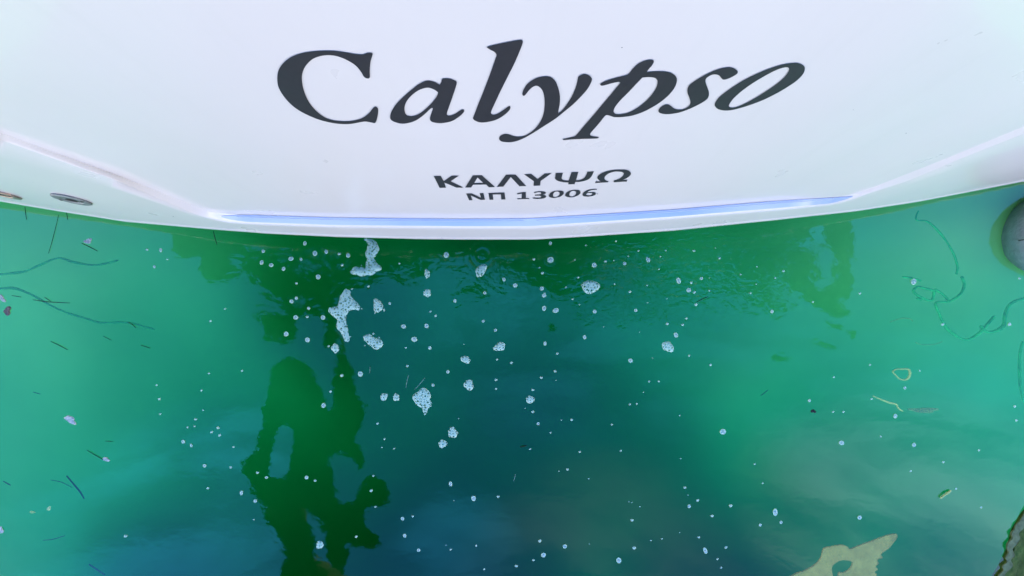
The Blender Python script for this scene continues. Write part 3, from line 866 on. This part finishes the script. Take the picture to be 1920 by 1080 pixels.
BLOB = [  # px, py, rx, ry, turn, label
 (902,507,8,14,32,"oblong foam patch on the blue reflection close under the hull"),
 (1107,538,16,13,0,"roundest large foam patch right of the hull's centre line"),
 (937,650,11,8,-30,"oval foam patch tilted up to the right in mid water"),
 (873,674,9,7,25,"small foam patch left of and below the tilted oval one"),
 (879,722,8,11,-25,"egg shaped foam patch above the pair of white blobs"),
 (849,811,9,10,0,"larger and upper one of a touching pair of foam blobs"),
 (830,832,8,7,0,"smaller and lower one of a touching pair of foam blobs"),
 (1252,650,12,9,30,"lone oval foam patch on the right, clear of the ripples"),
 (801,513,5,8,0,"narrow upright foam blob at the rim of the dark reflection"),
 (801,549,7,8,0,"foam blob with one dark bubble beneath the narrow upright one"),
 (600,1021,7,7,0,"round foam blob on the dark reflection near the lower edge"),
 (994,749,8,7,0,"three cornered foam blob with a dark centre in mid water"),
 (720,744,7,7,30,"left one of two small foam rings side by side"),
 (743,745,6,7,0,"right one of two small foam rings side by side"),
]
def smooth_loop(n, rx, ry, turn, rnd, irr=.12):
    ph = [rnd.uniform(0, 6.28) for _ in range(3)]
    out = []
    ca, sa = math.cos(R(turn)), math.sin(R(turn))
    for k in range(n):
        w = 2 * math.pi * k / n
        q = 1 + irr * (math.sin(2 * w + ph[0]) * .5 + math.sin(3 * w + ph[1]) * .6 + math.sin(5 * w + ph[2]) * .3)
        x, y = rx * q * math.cos(w), ry * q * math.sin(w)
        out.append((x * ca - y * sa, x * sa + y * ca))
    return out
def foam(loop_px, label):
    loop_px = [(x + 1.5 * mnoise.noise(Vector((x * .35, y * .35, 1))) + .7 * mnoise.noise(Vector((x * 1.1, y, 4))), y + 1.5 * mnoise.noise(Vector((x * .35, y * .35, 8))) + .7 * mnoise.noise(Vector((x, y * 1.1, 6)))) for x, y in loop_px]
    w = [level(x, y, 0) for x, y in loop_px]
    cx = sum(p.x for p in w) / len(w); cy = sum(p.y for p in w) / len(w)
    loop = [(p.x - cx, p.y - cy) for p in w]
    size = max(max(abs(x), abs(y)) for x, y in loop)
    v2, f2 = fill([loop], max(.006, size * .12))
    V = []
    for v in v2:
        d = edge_dist(v.x, v.y, [loop])
        V.append((v.x, v.y, .0015 + .007 * min(1, d / .012) ** .5 + .0015 * mnoise.noise(Vector((v.x * 120, v.y * 120, cx)))))
    # skirt down to the water
    b = len(V)
    n = len(loop)
    idx = {}
    o = new_obj("foam_patch", V, f2, M_FOAM)
    o.location = (cx, cy, 0.0)
    tag(o, label, "foam", "foam patches drifting on the water")
    return o
rnd_f = random.Random(3)
CLING = []
for (ox, oy, s), pts, label in PATCH:
    lp_ = spline(to_px(pts, ox, oy, s), 4)
    foam(lp_, label)
    for _ in range(5):
        q_ = rnd_f.choice(lp_); CLING.append((q_[0] + rnd_f.uniform(-7, 7), q_[1] + rnd_f.uniform(-5, 5), rnd_f.uniform(1.0, 2.2)))
for px, py, rx, ry, turn, label in BLOB:
    foam([(px + x, py + y) for x, y in smooth_loop(26, rx, ry, turn, rnd_f)], label)

RINGS = [(572,456,4,5),(591,475,5),(612,472,3.5,4.5),(494,471,3.5),(491,492,4,5),(509,497,4.5),(546,485,5,4),(565,486,3),(532,504,3.5,4.5),(597,519,5),(653,479,4.5),(547,565,4),(556,559,3),(579,578,3),(555,595,4.5),
 (606,595,4.5),(537,626,4.5),(837,478,5.5),(731,569,3),(1032,487,6),(1032,456,3.5),(966,535,4.5),(909,549,3.5),(853,564,3.5),(945,524,3,4),(1016,541,4),(1020,554,4),(1020,578,4,5),(1042,582,6,4.5),(1114,497,4.5),
 (1171,494,3.5),(1215,487,4,5.5),(1115,584,3.5),(1192,582,3.5),(906,602,3),(929,619,3),(1096,632,3.5,4.5),(800,611,4,5),(1022,644,3,4),(757,612,4.5),(777,636,5.5),(806,652,3.5),(676,701,5),(812,722,3),(840,697,3.5),
 (607,760,4.5),(577,637,4.5),(500,895,3.5,2.5),(575,895,3.5),(453,924,3.5,4.5),(479,939,3.5),(755,972,3.5,4),(759,1004,3,4),(785,1031,3.5),(845,907,3.5,4.5),(888,934,4,5),(1182,676,4.5),(1267,628,4,5),(1019,1040,5,4.5),
 (1059,1024,4),(1160,1050,5,6),(1292,949,3.5),(1322,1032,4,7),(1355,809,6),(1577,830,6,5),(1453,960,4.5,7),(1712,528,6),(1464,979,3),(1425,984,3),(1611,970,4.5),(1713,834,4),(1696,727,3),(1678,780,3.5,4.5),(1892,608,3.5),
 (1272,526,4,6.5),(1291,544,4.5),(1315,522,3),(1447,584,3.5),(344,828,3.5),(384,873,3,3.5),(290,500,3),(302,469,3,4),(359,835,2.6,4),(1009,794,3),(1517,751,3)]
DOTS = [(636,476,3),(556,531,2.5),(576,594,2.5),(691,537,2.5),(749,494,2),(642,497,2.5),(422,579,2),(395,602,2.5),(817,592,2.5),(807,584,2),(1181,547,2.5),(1017,512,3),(1001,486,2.5),(1135,490,2.5),(761,652,2),(764,686,2.5),(620,734,2.5),
 (641,704,3),(708,794,2.5),(454,695,2),(483,886,2.5),(591,901,2.5),(476,974,1.5),(696,920,3),(700,892,2),(704,950,2),(668,1006,2.6),(774,968,2.2),(845,1030,2),(721,823,2),(716,839,1.6),(739,841,1.6),(1045,663,2.5),(959,680,2.7),
 (932,674,2),(1041,696,2.5),(1015,708,2.5),(999,731,2.5),(999,772,2.7),(1032,811,2),(930,712,2.5),(930,729,2),(1072,787,2.5),(1217,715,2),(1235,715,2.2),(1194,757,2),(1181,758,2),(1147,796,2),(1164,845,2),(1087,847,2),(994,842,2),
 (1332,684,2.5),(1292,667,2),(1064,880,2.5),(1012,1014,3),(1185,975,3),(1189,1027,3.2),(1220,1013,1.6),(1241,1010,1.6),(1284,914,2.5),(1308,938,2.7),(1335,967,3),(1310,1007,2.5),(968,1061,2.6),(1000,1050,2.5),(893,1023,2),
 (934,931,2.5),(908,1067,2),(1370,948,3),(1430,906,1.6),(1415,870,1.8),(1361,1026,2.5),(1345,1048,2),(1352,1064,2),(1651,818,2),(1768,866,2.4),(1707,883,2),(1835,844,2),(1792,916,2),(1839,951,2),(1563,707,2),(1631,684,2),
 (1724,695,2),(1634,748,2),(1562,772,2),(1581,772,2.2),(1902,762,2.5),(1905,788,2.5),(1767,608,3),(1469,508,2.5),(1302,548,3),(1296,530,2.6),(1305,571,3),(1330,545,2),(1287,597,2.5),(1612,550,2.5),(1524,566,2),(1453,521,2),
 (1301,470,2.5),(1251,607,3),(1280,609,2.5),(1349,484,2.5),(392,700,2),(294,722,2),(299,748,2.5),(301,776,2),(378,732,2),(367,786,2.5),(352,801,2),(365,799,1.8),(409,802,3),(397,810,2.5),(412,816,2.5),(433,876,2.4),(438,838,2),
 (381,769,1.6),(390,915,2.5),(236,1005,3),(276,468,2.6),(314,486,2),(1911,522,2.5),(1155,452,2),(1197,470,2)]
rr = random.Random(21)
DOTS += CLING
for _ in range(26):
    DOTS.append((rr.uniform(1010, 1420), rr.gauss(505, 34), rr.uniform(1.0, 2.0)))
for _ in range(22):
    DOTS.append((rr.uniform(680, 1300), rr.uniform(600, 1040), rr.uniform(.9, 1.4)))
def hull_free(px, py):
    return py > edge_px(px) + 5
def ring_mesh():
    """unit bubble: a ragged white rim round a thin film"""
    S, T = 18, 6
    V, Fc, mi = [], [], []
    for i in range(S):
        w = 2 * math.pi * i / S
        for k in range(T):
            a = 2 * math.pi * k / T
            q = .74 + .26 * math.cos(a)
            V.append((q * math.cos(w), q * math.sin(w), .18 + .26 * math.sin(a)))
    for i in range(S):
        for k in range(T):
            Fc.append((i * T + k, ((i + 1) % S) * T + k, ((i + 1) % S) * T + (k + 1) % T, i * T + (k + 1) % T)); mi.append(0)
    b = len(V)
    rings = ((.62, .30), (.42, .48), (.2, .58))
    for q, z in rings:
        for i in range(S):
            w = 2 * math.pi * i / S
            V.append((q * math.cos(w), q * math.sin(w), z))
    V.append((0, 0, .61))
    for j in range(2):
        for i in range(S):
            Fc.append((b + j * S + i, b + j * S + (i + 1) % S, b + (j + 1) * S + (i + 1) % S, b + (j + 1) * S + i)); mi.append(1)
    for i in range(S):
        Fc.append((b + 2 * S + i, b + 2 * S + (i + 1) % S, b + 3 * S)); mi.append(1)
    o = new_obj("bubble", V, Fc, [M_RIM, M_FILM], midx=mi)
    return o
def dot_mesh():
    V, Fc = [], []
    S = 9
    for j, (q, z) in enumerate(((1, .05), (.85, .45), (.45, .72))):
        for i in range(S):
            w = 2 * math.pi * i / S
            k = 1 + .15 * math.sin(2 * w + 1) + .1 * math.sin(3 * w)
            V.append((q * k * math.cos(w), q * k * math.sin(w), z))
    V.append((0, 0, .8))
    for j in range(2):
        for i in range(S):
            Fc.append((j * S + i, j * S + (i + 1) % S, (j + 1) * S + (i + 1) % S, (j + 1) * S + i))
    for i in range(S): Fc.append((2 * S + i, 2 * S + (i + 1) % S, 3 * S))
    return new_obj("foam_bubble", V, Fc, M_RIM)
def scatter(proto, items, label, cat, group):
    first = True
    for it in items:
        px, py, rx = it[:3]; ry = it[3] if len(it) > 3 else rx
        if not hull_free(px, py): continue
        o = proto if first else proto.copy()
        if not first: COL.objects.link(o)
        first = False
        p = level(px, py, 0)
        k = H / F * .94
        o.location = (p.x, p.y, .0005)
        o.rotation_euler = (0, 0, rr.uniform(-.5, .5))
        o.scale = (rx * k * rr.uniform(.9, 1.1), ry * k * rr.uniform(.9, 1.1), min(rx, ry) * k * .7)
        tag(o, label, cat, group)
scatter(ring_mesh(), RINGS, "small white ringed bubble floating on the green water", "bubble", "ringed bubbles on the water")
scatter(dot_mesh(), DOTS, "tiny white speck of foam floating on the green water", "foam speck", "tiny foam specks on the water")

# ------------------------------------------------------------------ floating and sunken bits
def blade(pts, width, z, label, name="sea_grass_blade", mat=None, group="sea grass blades adrift"):
    w = [level(x, y, z) for x, y in spline(pts, 5, closed=False)]
    V, Fc = [], []
    n = len(w)
    for i, p in enumerate(w):
        t = (w[min(i + 1, n - 1)] - w[max(i - 1, 0)]).normalized(); s = Vector((-t.y, t.x, 0))
        q = width * (.35 + .65 * math.sin(math.pi * (.12 + .76 * i / (n - 1))))
        V += [p + s * q * .5, p + Vector((0, 0, width * .35)), p - s * q * .5, p - Vector((0, 0, width * .2))]
    for i in range(n - 1):
        for k in range(4):
            Fc.append((i * 4 + k, i * 4 + (k + 1) % 4, i * 4 + 4 + (k + 1) % 4, i * 4 + 4 + k))
    Fc += [(3, 2, 1, 0), tuple((n - 1) * 4 + k for k in range(4))]
    o = new_obj(name, V, Fc, mat or M_BLADE)
    cpos = w[n // 2]
    for v in o.data.vertices: v.co = v.co - cpos
    o.location = cpos
    tag(o, label, "sea grass", group)
    return o
BLADES = [
 ([(47,388),(48,400),(50,412)], .004, .003, "short upright dark grass blade below the copper coloured drain outlet"),
 ([(110,403),(103,432),(97,455),(91,475)], .0035, .002, "long broken dark grass blade hanging down below the steel drain outlet"),
 ([(125,399),(127,412)], .004, .003, "shortest dark grass blade touching the hull edge on the left"),
 ([(153,456),(168,463),(183,471)], .0045, .003, "dark grass blade attached to the pale scrap near the hull"),
 ([(400,433),(403,446),(407,459)], .0045, .003, "dark grass blade at the hull edge left of the big reflection"),
 ([(22,554),(40,557)], .0035, .002, "very short dark grass blade beside the brown scrap at the left edge"),
 ([(62,562),(90,566),(131,568)], .0045, .003, "long nearly level dark grass blade at the left edge"),
 ([(83,557),(95,565)], .004, .004, "short dark grass blade crossing the long level one"),
 ([(241,604),(249,609),(255,615)], .0045, .003, "dark grass blade lying at the end of the reflected line"),
 ([(193,630),(209,638)], .003, .002, "faint thin grass blade below the reflected line"),
 ([(264,647),(282,653)], .004, .003, "short dark grass blade farthest out towards the dark water"),
 ([(95,640),(110,647),(127,656)], .0045, .003, "dark slanted grass blade alone on the bright green water"),
 ([(163,844),(178,853),(194,862)], .0045, .003, "dark grass blade ending at a white scrap"),
 ([(197,827),(212,828)], .003, .002, "thin level grass blade above the one with the white scrap"),
 ([(125,892),(140,910),(150,922),(158,935)], .010, -.05, "thickest dark grass blade, blurred just under the surface"),
 ([(62,735),(76,739)], .004, -.04, "faint short grass blade under the bright green water"),
 ([(167,1058),(182,1068),(197,1078)], .010, -.05, "dark blurred grass blade under water at the lower left edge"),
 ([(975,838),(988,835)], .006, .002, "short black stick in the middle of the dark blue water"),
 ([(1426,742),(1433,737),(1440,731)], .004, -.03, "faint grass blade left of the black chip"),
 ([(1305,567),(1316,561),(1328,556)], .0045, .002, "dark grass blade among the ripples right of centre"),
 ([(80,1013),(100,1011),(122,1004)], .004, -.05, "thin wavy grass blade under water near the lower left corner"),
 ([(6,902),(20,910)], .006, -.05, "short blurred grass blade at the left edge"),
 ([(95,900),(115,904),(135,914)], .004, -.06, "faint curved grass blade meeting the thickest one"),
]
for pts, w, z, lab in BLADES: blade(pts, w, z, lab)
for pts, lab in (([(766, 703), (763, 715), (761, 727)], "thin pale hair above the knobbly foam patch, the straighter one"), ([(797, 708), (788, 719), (777, 731)], "thin pale hair slanting down to the knobbly foam patch"),
                 ([(694, 687), (693, 700)], "short pale hair on the dark water beside the forked reflection"), ([(967, 889), (963, 902)], "short pale hair low in the dark blue middle of the water")):
    blade(pts, .0028, .001, lab, name="pale_hair", mat=M_HAIR, group="pale hairs adrift")

def strand(name, paths, rad, z, mat, label, cat, group=None):
    V, Fc = [], []
    allp = []
    for pts in paths:
        sp = spline(pts, 6, closed=False)
        w = [level(x, y, z + .015 * mnoise.noise(Vector((x * .03, y * .03, 1)))) for x, y in sp]
        allp += w
        rads = [rad * (1 + .55 * mnoise.noise(Vector((p.x * 9, p.y * 9, 5)))) for p in w]
        rads[0] *= .5; rads[-1] *= .4
        v, f = tube(w, rads, 8)
        b = len(V); V += v; Fc += [tuple(b + i for i in q) for q in f]
    c0 = sum(allp, Vector()) / len(allp)
    V = [p - c0 for p in V]
    o = new_obj(name, V, Fc, mat); o.location = c0
    tag(o, label, cat, group)
    return o
strand("reflected_line", [[(-40,516),(0,514),(45,509),(75,497),(110,484),(140,492),(180,497),(222,488)]], .0062, -.10, M_REFL_LINE, "upper one of two dark wavy reflections laid in as lines at the left edge", "line", "wavy reflections laid in as lines")  # wavy reflections modelled as tubes below the surface
strand("reflected_line", [[(-40,543),(0,541),(28,541),(60,553),(90,570),(120,584),(160,597),(190,605),(240,605),(290,618)]], .0062, -.10, M_REFL_LINE, "lower and longer of two dark wavy reflections laid in as lines at the left edge", "line", "wavy reflections laid in as lines")
strand("reflected_strand", [[(1722,395),(1718,412),(1740,416),(1765,440),(1785,470),(1795,498),(1793,515)]], .0045, -.06, M_REFL_STRAND, "thin green reflected strand curving down from the hull on the right", "weed", "green reflected strands")
strand("reflected_strand", [[(1803,518),(1808,535),(1800,552),(1780,565),(1755,568),(1762,590),(1770,608),(1785,624),(1810,637),(1832,628),(1848,612),(1865,592)], [(1780,565),(1768,552),(1752,542)]], .0068, -.05, M_REFL_STRAND, "thick green reflected strand shaped like a hook beneath the thin curving one", "weed", "green reflected strands")
strand("reflected_strand", [[(1692,519),(1712,522),(1728,527)], [(1752,545),(1735,541),(1720,538),(1713,546),(1722,555),(1738,562),(1748,562),(1752,545)], [(1719,560),(1728,562)]], .006, -.05, M_REFL_STRAND, "looped tangle of green reflected curves around a white bubble", "weed", "green reflected strands")
strand("reflected_strand", [[(1960,558),(1920,560),(1895,570),(1885,590),(1882,610),(1868,620),(1850,622),(1838,610)]], .007, -.05, M_REFL_STRAND, "green reflected strand coming in from the right edge below the fender", "weed", "green reflected strands")
strand("reflected_strand", [[(1918,640),(1912,670),(1913,720),(1920,755)]], .006, -.08, M_REFL_STRAND, "faint upright green reflected strand along the right edge", "weed", "green reflected strands")
strand("cord_loop", [[(1673,697),(1680,692.5),(1692,692),(1703,692.5),(1706,702),(1700,711),(1688,711),(1680,704),(1673,697)]], .0038, -.02, M_YELLOW, "closed yellow ring of cord just under the surface", "cord", "yellow cords under the surface")
strand("cord_piece", [[(1636,742),(1650,748),(1668,755),(1680,758),(1685,766),(1693,771)]], .0038, -.02, M_YELLOW, "yellow curled cord end below the yellow ring", "cord", "yellow cords under the surface")
strand("cord_piece", [[(1716,642),(1728,646),(1750,646),(1768,640)]], .0028, -.16, M_YELLOW, "faint yellow cord arc above the yellow ring", "cord", "yellow cords under the surface")
strand("cord_piece", [[(1668,604),(1690,597),(1706,598),(1712,603)]], .0028, -.16, M_YELLOW, "faintest yellow cord arc, highest up of them", "cord", "yellow cords under the surface")
strand("straw", [[(1763,934),(1773,927),(1783,919.5)]], .0045, .006, M_STRAW, "straight pale straw floating near the lower right corner", "straw")

def scrap(name, px, py, rx, ry, turn, mat, label, cat, z=.001, th=.004, irr=.3, seed=1):
    rnd = random.Random(seed)
    loop = [(px + x, py + y) for x, y in smooth_loop(18, rx, ry, turn, rnd, irr)]
    w = [level(x, y, z) for x, y in loop]
    c0 = level(px, py, z)
    V = [(p - c0) for p in w] + [(p - c0) * .8 + Vector((0, 0, th * rnd.uniform(.5, 1.3))) for p in w] + [Vector((0, 0, th * .8))]
    n = len(w)
    Fc = [(i, (i + 1) % n, n + (i + 1) % n, n + i) for i in range(n)] + [(n + i, n + (i + 1) % n, 2 * n) for i in range(n)] + [tuple(range(n))[::-1]]
    o = new_obj(name, V, Fc, mat, smooth=False); o.location = c0
    tag(o, label, cat)
    return o
scrap("plastic_scrap", 132, 787, 12, 6, 25, M_SCRAP, "pale lilac plastic scrap alone on the bright green water at left", "scrap", seed=2)
scrap("plastic_scrap", 165, 452, 7, 5, -20, M_SCRAP, "pale scrap with a dark grass blade near the hull", "scrap", seed=3)
scrap("plastic_scrap", 199, 861, 6, 4, 20, M_SCRAP, "small white scrap at the tip of a slanted grass blade", "scrap", seed=4)
scrap("wood_scrap", 14, 583, 7, 8, 0, M_BROWN, "brown crumpled scrap at the left edge", "scrap", seed=5)
scrap("plastic_scrap", 5, 560, 4, 7, -30, M_SCRAP, "white scrap just above the brown one at the left edge", "scrap", seed=6)
scrap("wood_chip", 1525, 771, 4.5, 3.5, 20, M_HOLE, "small black chip floating on the green water right of centre", "chip", seed=7)
scrap("plastic_scrap", 1, 994, 5, 7, 0, M_SCRAP, "lilac grey scrap at the left edge near the bottom", "scrap", seed=8)
scrap("leaf_scrap", 61, 960, 5, 2, 10, M_YELLOW, "yellow sliver near the lower left corner", "scrap", z=-.02, seed=9)
scrap("leaf_scrap", 92, 953, 4, 3, -40, M_STRAW, "pale sliver right of the yellow one near the lower left corner", "scrap", z=-.02, seed=10)
scrap("weed_tuft", 1732, 769, 26, 5, 3, M_OCHRE, "ochre weed tuft at the end of the yellow curled cord", "weed", z=-.03, th=.008, seed=12)

# ------------------------------------------------------------------ pale ledge and algae stone in the lower right corner
def slab(name, loops_px, z, depth, mat, label, cat, step, rough):
    loops = [spline(lp, 4) for lp in loops_px]
    W = [[level(x, y, z) for x, y in lp] for lp in loops]
    L2 = [[(p.x, p.y) for p in lp] for lp in W]
    v2, f2 = fill(L2, step)
    V = [Vector((v.x, v.y, z + rough * mnoise.noise(Vector((v.x * 14, v.y * 14, 2))))) for v in v2]
    Fc = list(f2)
    for lp in L2:
        b = len(V); n = len(lp)
        for x, y in lp: V.append(Vector((x, y, z)))
        for x, y in lp: V.append(Vector((x, y, z - depth)))
        Fc += [(b + i, b + (i + 1) % n, b + n + (i + 1) % n, b + n + i) for i in range(n)]
    cc = Vector((sum(p[0] for p in L2[0]) / len(L2[0]), sum(p[1] for p in L2[0]) / len(L2[0]), z))
    V = [p - cc for p in V]
    o = new_obj(name, V, Fc, mat, smooth=False); o.location = cc
    tag(o, label, cat)
    return o
rg = random.Random(8)
right = [(1661,1032),(1652,1040),(1655,1046),(1645,1050),(1648,1057),(1642,1062),(1646,1068),(1640,1073),(1644,1080),(1640,1120)]
slab("sunken_ledge", [[(1682,1002),(1680,1012),(1668,1026)] + right + [(1420,1120),(1485,1080),(1510,1070),(1530,1058),(1540,1045),(1545,1029),(1560,1025),(1578,1022),(1590,1026),(1594,1030),(1610,1024),(1640,1013),(1665,1004)],
     [(1560,1064),(1566,1056),(1580,1050),(1598,1054),(1596,1064),(1590,1070),(1582,1074),(1574,1074),(1570,1084),(1562,1080)]], -.012, .006, M_PALEROCK,
     "pale beige stone ledge just under water with ragged edges and a hole", "ledge", .05, .004)
slab("algae_stone", [[(1975,930),(1935,960),(1918,985),(1908,1004),(1902,1030),(1894,1050),(1886,1066),(1878,1100),(1985,1100)]], .004, .03, M_ALGAE,
     "dark green algae covered stone in the lower right corner", "stone", .03, .004)
slab("scum_crust", [[(1975,915),(1940,940),(1926,955),(1917,970),(1912,978),(1905,985),(1903,992),(1896,1000),(1898,1010),(1890,1018),(1888,1028),(1891,1036),(1886,1046),(1889,1054),(1880,1062),(1882,1070),(1872,1082),(1866,1110),
     (1880,1110),(1888,1085),(1884,1078),(1893,1068),(1900,1060),(1896,1050),(1903,1042),(1899,1030),(1907,1022),(1913,1010),(1910,1000),(1920,990),(1930,975),(1950,962),(1980,940)]], .008, .004, M_SCUM,
     "pale ragged crust of scum along the rim of the algae covered stone", "scum", .012, .004)
